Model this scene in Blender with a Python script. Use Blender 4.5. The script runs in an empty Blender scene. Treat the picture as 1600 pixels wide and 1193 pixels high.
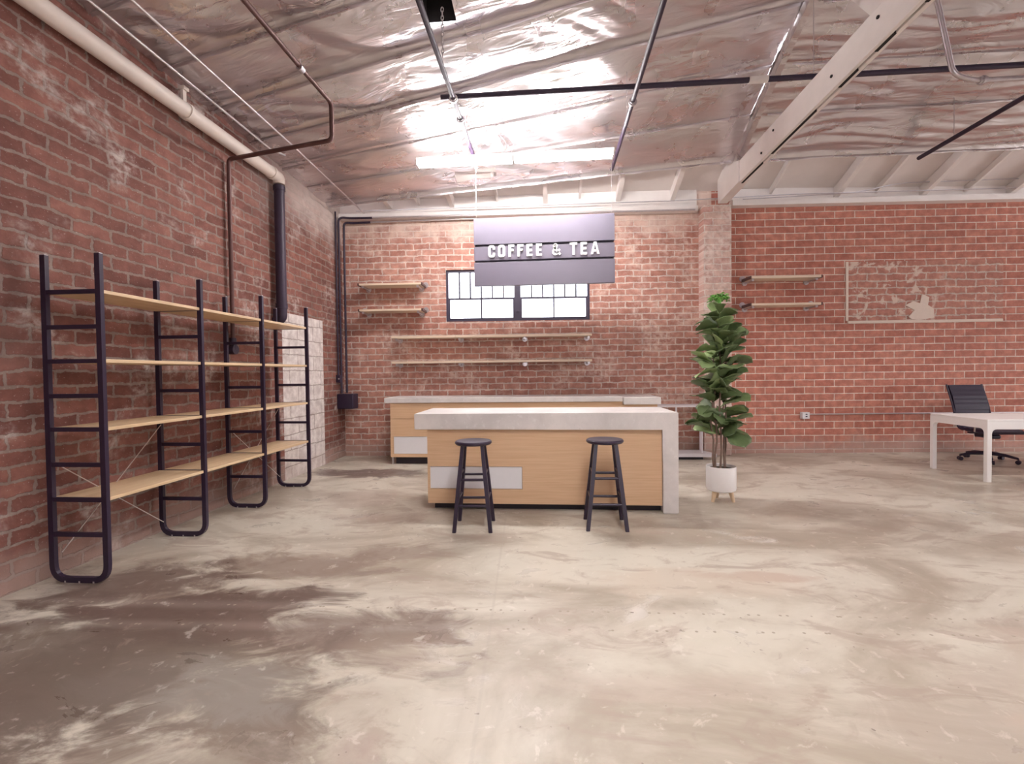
import bpy, bmesh, math, random
from mathutils import Vector, Matrix, noise
random.seed(7)
C = bpy.context.scene.collection
PI = math.pi
V = Vector

# ------------------------------------------------------------------ helpers
def obj(name, bm, mats, parent=None, smooth=False, loc=None):
    me = bpy.data.meshes.new(name)
    bmesh.ops.recalc_face_normals(bm, faces=bm.faces[:])
    bm.to_mesh(me); bm.free()
    if not isinstance(mats, (list, tuple)): mats = [mats]
    for m in mats: me.materials.append(m)
    if smooth:
        for p in me.polygons: p.use_smooth = True
        if smooth != 'all': me.set_sharp_from_angle(angle=math.radians(38))
    o = bpy.data.objects.new(name, me); C.objects.link(o)
    if parent: o.parent = parent
    if loc: o.location = loc
    return o
def tag(o, label, cat, group=None):
    o['label'] = label; o['category'] = cat
    if group: o['group'] = group
    return o
def thing(name, label, cat, loc=(0, 0, 0), rz=0, group=None):
    o = bpy.data.objects.new(name, None); C.objects.link(o)
    o.location = loc; o.rotation_euler = (0, 0, rz); o.empty_display_size = .1
    return tag(o, label, cat, group)
def struct(o):
    o['kind'] = 'structure'; return o
def lab(o, label):
    o['label'] = label; return o
def kids(o): return [c for c in bpy.data.objects if c.parent == o]
def dup(o, parent=None):
    c = o.copy(); C.objects.link(c)
    if parent: c.parent = parent
    for ch in kids(o): dup(ch, c)
    return c
def NB(): return bmesh.new()
def box(bm, x0, x1, y0, y1, z0, z1, bev=0, M=None, mi=0):
    r = bmesh.ops.create_cube(bm, size=1)
    vs = r['verts']
    for v in vs:
        v.co = V(((x0+x1)/2+v.co.x*(x1-x0), (y0+y1)/2+v.co.y*(y1-y0), (z0+z1)/2+v.co.z*(z1-z0)))
    fs = set(f for v in vs for f in v.link_faces)
    for f in fs: f.material_index = mi
    if bev:
        es = list(set(e for v in vs for e in v.link_edges))
        r = bmesh.ops.bevel(bm, geom=es, offset=bev, segments=2, affect='EDGES', profile=.5)
        vs = list(set(v for f in r['faces'] for v in f.verts) | set(v for v in vs if v.is_valid))
    if M is not None:
        for v in vs: v.co = M @ v.co
    return vs
def tube(bm, pts, r, n=10, cap=True, mi=0):
    pts = [V(p) for p in pts]
    rs = r if isinstance(r, (list, tuple)) else [r]*len(pts)
    rings = []; up = None
    for i, p in enumerate(pts):
        a = pts[i]-pts[i-1] if i else None
        b = pts[i+1]-p if i < len(pts)-1 else None
        t = (a.normalized()+b.normalized()).normalized() if a and b else (a or b).normalized()
        if up is None:
            up = V((0, 0, 1)) if abs(t.z) < .9 else V((1, 0, 0))
        u = (up-t*up.dot(t)).normalized(); w = t.cross(u); up = u
        k = 1
        if a and b:
            k = 1/max(.5, math.cos(a.angle(b)/2))
        rings.append([bm.verts.new(p+(u*math.cos(2*PI*j/n)+w*math.sin(2*PI*j/n))*rs[i]*(k if k < 1.2 else 1.2)) for j in range(n)])
    for i in range(len(rings)-1):
        for j in range(n):
            f = bm.faces.new((rings[i][j], rings[i][(j+1) % n], rings[i+1][(j+1) % n], rings[i+1][j])); f.material_index = mi
    if cap:
        bm.faces.new(rings[0][::-1]); bm.faces.new(rings[-1])
def bend(pts, r, k=5):
    """round the corners of a polyline"""
    pts = [V(p) for p in pts]; out = [pts[0]]
    for i in range(1, len(pts)-1):
        p = pts[i]; a = (pts[i-1]-p); b = (pts[i+1]-p)
        rr = min(r, a.length*.45, b.length*.45)
        A = p+a.normalized()*rr; B = p+b.normalized()*rr
        for j in range(k+1):
            t = j/k
            out.append(A*(1-t)**2+p*2*t*(1-t)+B*t*t)
    out.append(pts[-1]); return out
def lathe(bm, prof, n=32, c=(0, 0, 0)):
    rings = []
    for r, z in prof:
        if r < 1e-5: rings.append([bm.verts.new((c[0], c[1], c[2]+z))])
        else: rings.append([bm.verts.new((c[0]+r*math.cos(2*PI*j/n), c[1]+r*math.sin(2*PI*j/n), c[2]+z)) for j in range(n)])
    for A, B in zip(rings, rings[1:]):
        for j in range(n):
            a = [A[0]] if len(A) == 1 else [A[j], A[(j+1) % n]]
            b = [B[0]] if len(B) == 1 else [B[(j+1) % n], B[j]]
            if len(a)+len(b) > 2: bm.faces.new(a+b)
def prism(bm, poly, axis, a, b):
    """extrude a closed 2-D polygon along an axis between a and b"""
    def P(u, v, w):
        return {'x': (w, u, v), 'y': (u, w, v), 'z': (u, v, w)}[axis]
    A = [bm.verts.new(P(u, v, a)) for u, v in poly]; B = [bm.verts.new(P(u, v, b)) for u, v in poly]
    n = len(poly)
    for i in range(n): bm.faces.new((A[i], A[(i+1) % n], B[(i+1) % n], B[i]))
    bm.faces.new(A[::-1]); bm.faces.new(B)
def cyl(bm, a, b, r, n=16): tube(bm, [a, b], r, n)
def rtube(bm, pts, w, h, side):
    """rectangular tube swept along pts in the plane spanned by the path; side = fixed direction of width w"""
    pts = [V(p) for p in pts]; s = V(side).normalized(); rings = []
    for i, p in enumerate(pts):
        a = pts[i]-pts[i-1] if i else pts[1]-p
        b = pts[i+1]-p if i < len(pts)-1 else a
        t = (a.normalized()+b.normalized()).normalized(); u = t.cross(s).normalized()
        k = 1/max(.6, math.cos(a.angle(b)/2))
        rings.append([bm.verts.new(p+s*w/2*i1+u*h/2*k*i2) for i1, i2 in ((1, 1), (1, -1), (-1, -1), (-1, 1))])
    for A, B in zip(rings, rings[1:]):
        for j in range(4): bm.faces.new((A[j], A[(j+1) % 4], B[(j+1) % 4], B[j]))
    bm.faces.new(rings[0][::-1]); bm.faces.new(rings[-1])

# ------------------------------------------------------------------ materials
def base(name):
    m = bpy.data.materials.new(name); m.use_nodes = True
    nt = m.node_tree; b = nt.nodes['Principled BSDF']
    return m, nt, b
class G:
    """tiny node builder"""
    def __init__(s, nt): s.nt = nt
    def n(s, t, **k):
        o = s.nt.nodes.new(t)
        for a, v in k.items(): setattr(o, a, v)
        return o
    def put(s, sock, v):
        if isinstance(v, bpy.types.NodeSocket): s.nt.links.new(v, sock)
        elif v is not None:
            sock.default_value = tuple(v)+(1,) if isinstance(v, (tuple, list)) and len(v) == 3 and sock.type == 'RGBA' else v
    def math(s, op, a, b=None, clamp=False):
        o = s.n('ShaderNodeMath', operation=op, use_clamp=clamp)
        s.put(o.inputs[0], a); s.put(o.inputs[1], b); return o.outputs[0]
    def mix(s, f, a, b, mode='MIX'):
        o = s.n('ShaderNodeMix', data_type='RGBA', blend_type=mode)
        s.put(o.inputs[0], f); s.put(o.inputs[6], a); s.put(o.inputs[7], b); return o.outputs[2]
    def noise(s, vec, scale, detail=4, rough=.55, dist=0):
        o = s.n('ShaderNodeTexNoise'); s.put(o.inputs['Vector'], vec)
        o.inputs['Scale'].default_value = scale; o.inputs['Detail'].default_value = detail
        o.inputs['Roughness'].default_value = rough; o.inputs['Distortion'].default_value = dist
        return o.outputs[0], o.outputs[1]
    def ss(s, v, lo, hi, a=0., b=1.):
        o = s.n('ShaderNodeMapRange', interpolation_type='SMOOTHSTEP')
        s.put(o.inputs[0], v)
        for i, x in enumerate((lo, hi, a, b)): o.inputs[i+1].default_value = x
        return o.outputs[0]
    def vec(s, op, a, b):
        o = s.n('ShaderNodeVectorMath', operation=op); s.put(o.inputs[0], a); s.put(o.inputs[1], b); return o.outputs[0]
    def scale(s, v, sc):
        return s.vec('MULTIPLY', v, sc)
    def coord(s): return s.n('ShaderNodeTexCoord').outputs['Object']
    def xyz(s, v):
        o = s.n('ShaderNodeSeparateXYZ'); s.put(o.inputs[0], v); return o.outputs
    def comb(s, x, y, z=0.):
        o = s.n('ShaderNodeCombineXYZ'); s.put(o.inputs[0], x); s.put(o.inputs[1], y); s.put(o.inputs[2], z); return o.outputs[0]
    def bump(s, h, strength, dist=.01, nrm=None):
        o = s.n('ShaderNodeBump'); o.inputs['Strength'].default_value = strength; o.inputs['Distance'].default_value = dist
        s.put(o.inputs['Height'], h)
        if nrm: s.put(o.inputs['Normal'], nrm)
        return o.outputs[0]
def simple(name, col, rough=.5, metal=0, var=.06, bump=0, nscale=30, spec=.5):
    m, nt, b = base(name); g = G(nt)
    f, _ = g.noise(g.coord(), nscale, 3)
    lo = tuple(c*(1-var) for c in col); hi = tuple(min(1, c*(1+var)) for c in col)
    g.put(b.inputs['Base Color'], g.mix(f, lo, hi))
    b.inputs['Roughness'].default_value = rough; b.inputs['Metallic'].default_value = metal
    b.inputs['Specular IOR Level'].default_value = spec
    if bump: g.put(b.inputs['Normal'], g.bump(f, bump, .004))
    return m
def brick(name, axis, bw, rh, mort, c1, c2, cm, wash=0, wash_col=(.72, .64, .60), distort=.012, rowoff=0., soot=0., bias=0., top_wash=None, off=0., base_dirt=.5, rough=.8, ragged=0., ragged_x=0.):
    m, nt, b = base(name); g = G(nt)
    p = g.coord(); x, y, z = g.xyz(p)
    u = y if axis == 'y' else x
    w2 = g.comb(g.math('ADD', u, off), g.math('ADD', z, rowoff))
    _, nc = g.noise(w2, 5, 2)
    d = g.scale(g.vec('SUBTRACT', nc, (.5, .5, .5)), (distort*2.4, distort*2.4, 0))
    _, nc2 = g.noise(w2, 26, 3)
    d2 = g.scale(g.vec('SUBTRACT', nc2, (.5, .5, .5)), (distort*1.6, distort*1.6, 0))
    v = g.vec('ADD', w2, g.vec('ADD', d, d2))
    bt = g.n('ShaderNodeTexBrick'); bt.offset = .5; bt.offset_frequency = 2
    g.put(bt.inputs['Vector'], v)
    bt.inputs['Scale'].default_value = 1; bt.inputs['Brick Width'].default_value = bw; bt.inputs['Row Height'].default_value = rh
    bt.inputs['Mortar Size'].default_value = mort; bt.inputs['Mortar Smooth'].default_value = .35; bt.inputs['Bias'].default_value = bias
    g.put(bt.inputs['Color1'], c1); g.put(bt.inputs['Color2'], c2); g.put(bt.inputs['Mortar'], cm)
    col = bt.outputs[0]; fac = bt.outputs[1]
    n1, _ = g.noise(w2, 9, 5, .6)
    col = g.mix(g.ss(n1, .3, .75), g.mix(1., col, (.68, .64, .64), 'MULTIPLY'), col)
    n2, _ = g.noise(w2, 60, 3, .6)
    col = g.mix(g.ss(n2, .62, .72, 0, .45), col, (.62, .52, .48))
    if ragged:
        nr, _ = g.noise(w2, 4.2, 5, .62, .3)
        col = g.mix(g.math('MULTIPLY', g.ss(nr, .60-ragged*.1, .62, 0, .85), g.ss(u, ragged_x+.5, ragged_x-.3)), col, cm)
    if wash:
        nw, _ = g.noise(g.scale(w2, (1., 1., 1.)), 1.7, 7, .66, .4)
        nw2, _ = g.noise(w2, 14, 4, .6)
        wm = g.math('MULTIPLY', g.ss(nw, .62-wash*.2, .80-wash*.12), g.ss(nw2, .35, .6))
        col = g.mix(g.math('MULTIPLY', wm, .85), col, wash_col)
    if top_wash:
        nt1, _ = g.noise(w2, 3.5, 5, .6)
        zz = g.math('ADD', z, g.math('MULTIPLY', g.math('SUBTRACT', nt1, .5), 1.1))
        um = g.ss(u, top_wash[2], top_wash[3])
        col = g.mix(g.math('MULTIPLY', g.math('MULTIPLY', g.ss(zz, top_wash[0], top_wash[1]), um), .8), col, wash_col)
    if soot:
        ns, _ = g.noise(w2, .9, 5, .6)
        col = g.mix(g.ss(ns, .5, .72, 0, soot), col, (.13, .075, .065))
    nb, _ = g.noise(w2, 2.4, 4)
    zb = g.math('ADD', z, g.math('MULTIPLY', g.math('SUBTRACT', nb, .5), .5))
    col = g.mix(g.ss(zb, .34, .06, 0, base_dirt), col, (.40, .30, .265))
    g.put(b.inputs['Base Color'], col); b.inputs['Roughness'].default_value = rough
    b.inputs['Specular IOR Level'].default_value = .35
    h = g.math('ADD', g.math('MULTIPLY', fac, -1.), g.math('MULTIPLY', n2, .35))
    g.put(b.inputs['Normal'], g.bump(h, .55, .012))
    return m
def wood(name, c1, c2, axis='x', rough=.5):
    m, nt, b = base(name); g = G(nt)
    sc = {'x': (1.2, 14, 40), 'y': (14, 1.2, 40), 'z': (14, 14, 1.2)}[axis]
    p = g.scale(g.coord(), sc)
    f, _ = g.noise(p, 1.6, 5, .6, .6)
    f2, _ = g.noise(g.scale(p, (1, 3, 3)), 3, 3)
    col = g.mix(g.ss(f, .3, .7), c1, c2)
    col = g.mix(g.math('MULTIPLY', f2, .35), col, tuple(x*.72 for x in c1))
    g.put(b.inputs['Base Color'], col); b.inputs['Roughness'].default_value = rough
    return m
def emit(name, col, s):
    m, nt, b = base(name)
    b.inputs['Base Color'].default_value = (*col, 1); b.inputs['Emission Color'].default_value = (*col, 1)
    b.inputs['Emission Strength'].default_value = s
    return m
def concrete(name, col, rough=.55):
    m, nt, b = base(name); g = G(nt); p = g.coord()
    f, _ = g.noise(p, 2.2, 6, .65, .3); f2, _ = g.noise(p, 18, 4, .6); f3, _ = g.noise(p, 70, 2)
    c = g.mix(g.ss(f, .3, .7), tuple(x*.80 for x in col), col)
    c = g.mix(g.ss(f2, .58, .72, 0, .35), c, (.85, .83, .83))
    c = g.mix(g.ss(f3, .68, .74, 0, .35), c, tuple(x*.6 for x in col))
    g.put(b.inputs['Base Color'], c); b.inputs['Roughness'].default_value = rough
    g.put(b.inputs['Normal'], g.bump(f2, .12, .004))
    return m
def foil_mat():
    m, nt, b = base('reflective foil insulation'); g = G(nt); p = g.coord()
    f, _ = g.noise(p, 2.2, 4, .55, .8)
    g.put(b.inputs['Base Color'], g.mix(f, (.64, .585, .60), (.77, .725, .735)))
    b.inputs['Metallic'].default_value = .9
    g.put(b.inputs['Roughness'], g.ss(f, .3, .7, .24, .36))
    w = g.n('ShaderNodeMapping'); w.inputs['Rotation'].default_value = (0, 0, math.radians(-38)); w.inputs['Scale'].default_value = (.8, 3.6, 1)
    g.put(w.inputs[0], p); h, _ = g.noise(w.outputs[0], 2.4, 3, .5, .9)
    g.put(b.inputs['Normal'], g.bump(h, .42, .05))
    return m
def floor_mat():
    m, nt, b = base('worn polished concrete'); g = G(nt); p = g.coord(); x, y, z = g.xyz(p)
    flow = g.n('ShaderNodeMapping'); flow.inputs['Rotation'].default_value = (0, 0, math.radians(-20)); flow.inputs['Scale'].default_value = (.75, 1.35, 1)
    g.put(flow.inputs[0], p); q = flow.outputs[0]
    a, _ = g.noise(q, .8, 7, .6, .9); bb, _ = g.noise(q, 2.6, 7, .62, 1.1); c, _ = g.noise(p, 11, 5, .6, .5)
    light = (.575, .535, .46); mid = (.365, .315, .255); dark = (.36, .27, .215)
    col = g.mix(g.ss(a, .36, .60), mid, light)
    col = g.mix(g.ss(bb, .52, .64, 0, .7), col, (.37, .30, .25))
    col = g.mix(g.ss(bb, .40, .30, 0, .7), col, (.64, .60, .55))
    # older spills, each its own soft blot; wide near ones also paint corner vignetting
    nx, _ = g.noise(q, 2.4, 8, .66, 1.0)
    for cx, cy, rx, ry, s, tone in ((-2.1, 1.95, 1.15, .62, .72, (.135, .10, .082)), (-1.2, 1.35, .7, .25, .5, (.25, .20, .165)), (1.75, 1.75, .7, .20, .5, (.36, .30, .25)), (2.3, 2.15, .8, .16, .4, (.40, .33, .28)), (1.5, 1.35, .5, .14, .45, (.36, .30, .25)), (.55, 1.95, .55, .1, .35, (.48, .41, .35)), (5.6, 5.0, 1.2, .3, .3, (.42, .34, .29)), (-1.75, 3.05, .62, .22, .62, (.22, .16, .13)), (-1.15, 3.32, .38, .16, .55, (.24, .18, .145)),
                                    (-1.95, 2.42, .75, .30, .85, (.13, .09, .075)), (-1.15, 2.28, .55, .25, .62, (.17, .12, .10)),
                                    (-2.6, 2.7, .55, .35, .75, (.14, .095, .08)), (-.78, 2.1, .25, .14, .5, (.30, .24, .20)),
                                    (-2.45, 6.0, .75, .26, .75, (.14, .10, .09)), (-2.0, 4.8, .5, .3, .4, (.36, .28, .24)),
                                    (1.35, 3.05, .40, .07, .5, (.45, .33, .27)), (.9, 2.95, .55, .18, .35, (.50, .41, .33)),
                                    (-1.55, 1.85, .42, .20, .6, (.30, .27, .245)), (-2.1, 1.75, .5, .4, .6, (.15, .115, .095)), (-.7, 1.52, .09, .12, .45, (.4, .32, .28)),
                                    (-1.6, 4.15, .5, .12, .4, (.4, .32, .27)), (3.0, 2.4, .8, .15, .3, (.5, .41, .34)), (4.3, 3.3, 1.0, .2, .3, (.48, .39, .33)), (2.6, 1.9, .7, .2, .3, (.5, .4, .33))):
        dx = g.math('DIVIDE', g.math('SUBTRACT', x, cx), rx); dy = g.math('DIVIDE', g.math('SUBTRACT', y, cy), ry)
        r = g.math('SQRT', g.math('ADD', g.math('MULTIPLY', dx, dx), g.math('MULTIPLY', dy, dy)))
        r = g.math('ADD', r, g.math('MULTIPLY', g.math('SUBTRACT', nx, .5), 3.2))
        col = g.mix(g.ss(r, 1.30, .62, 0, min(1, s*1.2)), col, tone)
    # two rows of filled anchor holes and a sawn joint
    for yy, sl in ((2.545, .02), (2.36, .035)):
        ly = g.math('ADD', g.math('MULTIPLY', x, sl), yy)
        cell = g.n('ShaderNodeTexVoronoi'); cell.voronoi_dimensions = '1D'; cell.inputs['Scale'].default_value = 13
        g.put(cell.inputs['W'], x)
        d1 = g.math('DIVIDE', cell.outputs['Distance'], 13.)
        dy = g.math('SUBTRACT', y, ly)
        dd = g.math('SQRT', g.math('ADD', g.math('MULTIPLY', d1, d1), g.math('MULTIPLY', dy, dy)))
        wn, _ = g.noise(p, 7, 1)
        msk = g.math('MULTIPLY', g.ss(dd, .010, .006), g.ss(wn, .42, .48))
        col = g.mix(msk, col, (.30, .26, .20))
        col = g.mix(g.ss(g.math('ABSOLUTE', dy),   .07, .0, 0, .07), col, (.85, .79, .72))
    jl = g.math('ABSOLUTE', g.math('ADD', g.math('SUBTRACT', x, -.33), g.math('MULTIPLY', g.math('SUBTRACT', y, 2.5), .05)))
    col = g.mix(g.math('MULTIPLY', g.ss(jl, .012, .003), .22), col, (.36, .31, .27))
    col = g.mix(g.ss(c, .60, .72, 0, .45), col, (.34, .28, .235))
    col = g.mix(g.ss(c, .40, .30, 0, .35), col, (.74, .69, .63))
    sp, _ = g.noise(p, 5.5, 2, .4)
    sp2, _ = g.noise(p, 42, 1, .4)
    col = g.mix(g.math('MULTIPLY', g.ss(sp, .58, .66), g.ss(sp2, .70, .74, 0, .8)), col, (.20, .16, .14))
    g.put(b.inputs['Base Color'], col)
    g.put(b.inputs['Roughness'], g.ss(bb, .3, .7, .26, .48)); b.inputs['Specular IOR Level'].default_value = .28
    g.put(b.inputs['Normal'], g.bump(g.math('ADD', bb, g.math('MULTIPLY', c, .2)), .08, .01))
    return m
def glass_mat():
    m, nt, b = base('window glass'); g = G(nt)
    nt.nodes.remove(b); out = nt.nodes['Material Output']
    t = g.n('ShaderNodeBsdfTransparent'); t.inputs[0].default_value = (.95, .96, .98, 1)
    gl = g.n('ShaderNodeBsdfGlossy'); gl.inputs['Roughness'].default_value = .03
    mx = g.n('ShaderNodeMixShader'); mx.inputs[0].default_value = .06
    nt.links.new(t.outputs[0], mx.inputs[1]); nt.links.new(gl.outputs[0], mx.inputs[2]); nt.links.new(mx.outputs[0], out.inputs[0])
    return m
def leaf_mat(name, c1, c2, c3):
    m, nt, b = base(name); g = G(nt)
    r = g.n('ShaderNodeNewGeometry').outputs['Random Per Island']
    col = g.mix(g.ss(r, .55, 1.), g.mix(g.ss(r, 0, .55), c1, c2), c3)
    n, _ = g.noise(g.coord(), 22, 3)
    col = g.mix(g.math('MULTIPLY', n, .3), col, tuple(x*.6 for x in c1))
    g.put(b.inputs['Base Color'], col); b.inputs['Roughness'].default_value = .42
    return m
M = {}
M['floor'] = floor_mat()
M['brick_left'] = brick('old painted brick', 'y', .285, .098, .012, (.195, .076, .060), (.335, .148, .115), (.32, .245, .215), wash=.5, distort=.019, soot=.45, top_wash=(3.0, 3.9, 4.6, 6.2), base_dirt=.6)
M['brick_old'] = brick('old soft brick', 'x', .26, .0985, .012, (.44, .195, .15), (.60, .315, .245), (.72, .60, .53), wash=.75, wash_col=(.76, .60, .52), distort=.015, rowoff=.03, soot=.22, top_wash=(3.35, 3.85, -9, -8), base_dirt=.6)
M['brick_new'] = brick('red running bond brick', 'x', .306, .1095, .0085, (.54, .20, .145), (.66, .285, .21), (.88, .75, .65), distort=.004, rowoff=.05, soot=.12, base_dirt=.65)
M['brick_patch'] = brick('rough infill brick', 'x', .30, .1095, .013, (.54, .235, .18), (.62, .30, .23), (.74, .62, .53), distort=.022, rowoff=.05, off=.1, ragged=.55, base_dirt=0, ragged_x=9.3)
M['brick_pier'] = brick('limewashed brick', 'x', .26, .0985, .010, (.64, .38, .32), (.74, .54, .46), (.80, .70, .63), wash=1.2, wash_col=(.78, .66, .60), distort=.015, base_dirt=.6)
M['block'] = brick('white painted block', 'y', .40, .205, .008, (.84, .79, .76), (.88, .83, .80), (.52, .45, .42), distort=.014, rowoff=.05, base_dirt=.3, off=.13)
M['mortar'] = simple('smeared mortar', (.78, .66, .57), .9, bump=.3)
M['foil'] = foil_mat()
M['white'] = simple('chalky white paint', (.80, .74, .71), .6, var=.08, nscale=6)
M['board'] = simple('white painted deck boards', (.74, .67, .64), .7, var=.08, nscale=4)
M['black'] = simple('black powder coat', (.024, .013, .036), .40, var=.2)
M['matblack'] = simple('dull black paint', (.032, .018, .042), .48, var=.2)
M['rust'] = simple('dark oxidised pipe', (.115, .055, .05), .45, .4, var=.25)
M['galv'] = simple('galvanised steel', (.62, .58, .60), .35, .85, var=.12)
M['pipewhite'] = simple('yellowed white pipe paint', (.78, .70, .64), .45, var=.06, nscale=8)
M['shelf'] = wood('pale birch boards', (.66, .47, .28), (.78, .60, .40), 'y', .45)
M['shelf_x'] = wood('pale pine boards', (.76, .60, .46), (.86, .72, .57), 'x', .5)
M['oak'] = wood('honey oak veneer', (.66, .425, .255), (.75, .515, .33), 'x', .45)
M['concrete'] = concrete('cast concrete', (.73, .685, .67))
M['panel'] = simple('white laminate', (.78, .77, .80), .35, var=.02)
M['kick'] = simple('dark kick board', (.02, .013, .02), .6)
M['sign'] = simple('slate purple sign board', (.165, .148, .195), .40, var=.05, nscale=5)
M['letter'] = simple('white sign letters', (.90, .88, .90), .4, var=.02)
M['stool'] = simple('black stained stool wood', (.022, .012, .032), .34, var=.25)
M['pot'] = simple('matt white ceramic', (.80, .76, .75), .4, var=.02)
M['potwood'] = wood('pale beech legs', (.66, .47, .30), (.76, .58, .40), 'z', .5)
M['soil'] = simple('dark soil', (.05, .035, .025), .9, bump=.6)
M['stem'] = simple('brown stems', (.20, .13, .10), .7, var=.3, bump=.4)
M['leaf'] = leaf_mat('dark fig leaves', (.095, .140, .055), (.155, .215, .090), (.33, .44, .19))
M['sprig'] = leaf_mat('bright young leaves', (.14, .40, .06), (.22, .55, .10), (.32, .66, .16))
M['desk'] = simple('white desk paint', (.90, .87, .86), .35, var=.02)
M['leather'] = simple('black ribbed leather', (.026, .016, .038), .42, var=.2, bump=.2)
M['chrome'] = simple('polished aluminium', (.80, .78, .80), .15, 1, var=.03)
M['tube'] = emit('lit fluorescent tube', (1, .965, .94), 85)
M['tube_right'] = emit('lit tube over the desk', (1, .955, .91), 88)
M['tube_near'] = emit('added lamp tube', (1, .955, .91), 115)
M['glass'] = glass_mat()
M['frame'] = simple('dark window frame', (.045, .035, .06), .4)
M['outlet'] = simple('grey white plastic', (.72, .70, .72), .4)
M['void'] = simple('dark roof void', (.012, .008, .008), .9)
M['lumber'] = wood('bare lumber', (.52, .38, .26), (.66, .50, .36), 'x', .6)
M['lowshelf'] = simple('pale lilac laminate', (.66, .62, .66), .4, var=.03)
M['wire'] = simple('bright steel wire', (.75, .70, .70), .3, .8)

# ------------------------------------------------------------------ roof geometry
ARC = [(7.9, 3.86), (7.4, 4.02), (6.76, 4.30), (6.2, 4.57), (5.6, 4.83), (5.0, 5.06), (4.2, 5.32), (3., 5.62), (1., 5.95), (-1.5, 6.0), (-6.6, 5.4)]
def zT(y):
    if y >= ARC[0][0]: return ARC[0][1]
    for i in range(len(ARC)-1):
        (y1, z1), (y0, z0) = ARC[i], ARC[i+1]
        if y >= y0:
            def m(k):
                a = ARC[max(k-1, 0)]; b = ARC[min(k+1, len(ARC)-1)]; return (b[1]-a[1])/(b[0]-a[0])
            h = y1-y0; t = (y-y0)/h; m0 = m(i+1); m1 = m(i)
            return (2*t**3-3*t*t+1)*z0+(t**3-2*t*t+t)*h*m0+(-2*t**3+3*t*t)*z1+(t**3-t*t)*h*m1
    return ARC[-1][1]
def zL(y): return 3.90+.030*(7.2-min(y, 7.2)) if y > 1 else 4.086
XL, XT = -3.33, 2.58
def zc(x, y):
    if x >= XT: return zT(y)
    f = (x-XL)/(XT-XL); return zL(y)*(1-f)+zT(y)*f
TW = .05; ORG = V((-3.33, 7.25, 0))
def WB(s, n, z): return V((ORG.x+s*math.cos(TW)-n*math.sin(TW), ORG.y+s*math.sin(TW)+n*math.cos(TW), z))

# ------------------------------------------------------------------ setting
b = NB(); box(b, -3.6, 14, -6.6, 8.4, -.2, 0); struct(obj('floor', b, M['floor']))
def wall(name, us, zs, fn, axis, mats, depth, hole=None, M4=None):
    """wall of quads on cut lines us/zs; fn(u,z)-> material index or None for a hole; front face at 0, back at depth"""
    bm = NB(); cache = {}
    def P(u, z, d):
        k = (round(u, 4), round(z, 4), round(d, 4))
        if k not in cache: cache[k] = bm.verts.new((u, d, z) if axis == 'x' else (d, u, z))
        return cache[k]
    cells = {}
    for i in range(len(us)-1):
        for j in range(len(zs)-1):
            cells[i, j] = fn((us[i]+us[i+1])/2, (zs[j]+zs[j+1])/2)
    for (i, j), mi in cells.items():
        if mi is None: continue
        u0, u1, z0, z1 = us[i], us[i+1], zs[j], zs[j+1]
        for d in (0, depth):
            f = bm.faces.new((P(u0, z0, d), P(u1, z0, d), P(u1, z1, d), P(u0, z1, d))); f.material_index = mi
        for (di, dj), (a, c) in {(-1, 0): ((u0, z0), (u0, z1)), (1, 0): ((u1, z0), (u1, z1)), (0, -1): ((u0, z0), (u1, z0)), (0, 1): ((u0, z1), (u1, z1))}.items():
            if cells.get((i+di, j+dj)) is None:
                f = bm.faces.new((P(*a, 0), P(*c, 0), P(*c, depth), P(*a, depth))); f.material_index = mi
    return struct(obj(name, bm, mats))
# left wall, front face at X = -3.33 (depth goes outwards)
o = wall('wall_left', [-6.4, 5.52, 6.56, 7.6], [0, 2.12, 4.6], lambda u, z: 1 if (5.52 < u < 6.56 and z < 2.12) else 0, 'y', [M['brick_left'], M['block']], -.25)
o.location.x = -3.33
# back wall in its own frame
S0, S1, Z0, Z1 = 1.68, 3.985, 2.155, 2.985
PA0, PA1, PZ0, PZ1 = 7.99, 10.36, 2.07, 2.99
def bf(u, z):
    if S0 < u < S1 and Z0 < z < Z1: return None
    if u < 5.9: return 0
    return 2 if PA0 < u < PA1 and PZ0 < z < PZ1 else 1
o = wall('wall_back', [-.25, S0, S1, 5.9, PA0, PA1, 15.6], [0, PZ0, Z0, Z1, PZ1, 4.25], bf, 'x', [M['brick_old'], M['brick_new'], M['brick_patch']], .25)
o.location = ORG; o.rotation_euler.z = TW
# mortar ledge and smear on the bricked-up opening
b = NB(); box(b, PA0, PA1-.02, -.03, .0, PZ0-.045, PZ0, .008)
pts = [(8.93, 2.12), (9.02, 2.22), (8.88, 2.30), (9.0, 2.36), (9.10, 2.33), (9.13, 2.47), (9.24, 2.42), (9.22, 2.30), (9.31, 2.24), (9.32, 2.10), (9.1, 2.07), (8.98, 2.08)]
prism(b, pts, 'y', -.012, 0)
box(b, PA0-.02, PA0+.02, -.012, 0, PZ0, PZ1, .004)
o = struct(obj('trim_1', b, M['mortar'])); o.location = ORG; o.rotation_euler.z = TW
# pier
b = NB(); box(b, 5.70, 6.13, -.2, .02, 0, 3.86, .012)
o = struct(obj('trim_2', b, M['brick_pier'])); o.location = ORG; o.rotation_euler.z = TW
# wall plate and blocking along the wall head
b = NB()
box(b, -.2, 5.66, -.10, .0, 3.80, 3.89, .004); box(b, 6.17, 15, -.14, .0, 3.86, 3.95, .004)
box(b, -.2, 5.66, -.04, .02, 3.90, 4.16, .004); box(b, 6.17, 15, -.06, .02, 3.97, 4.14, .004)
o = struct(obj('trim_3', b, M['white'])); o.location = ORG; o.rotation_euler.z = TW
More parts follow.
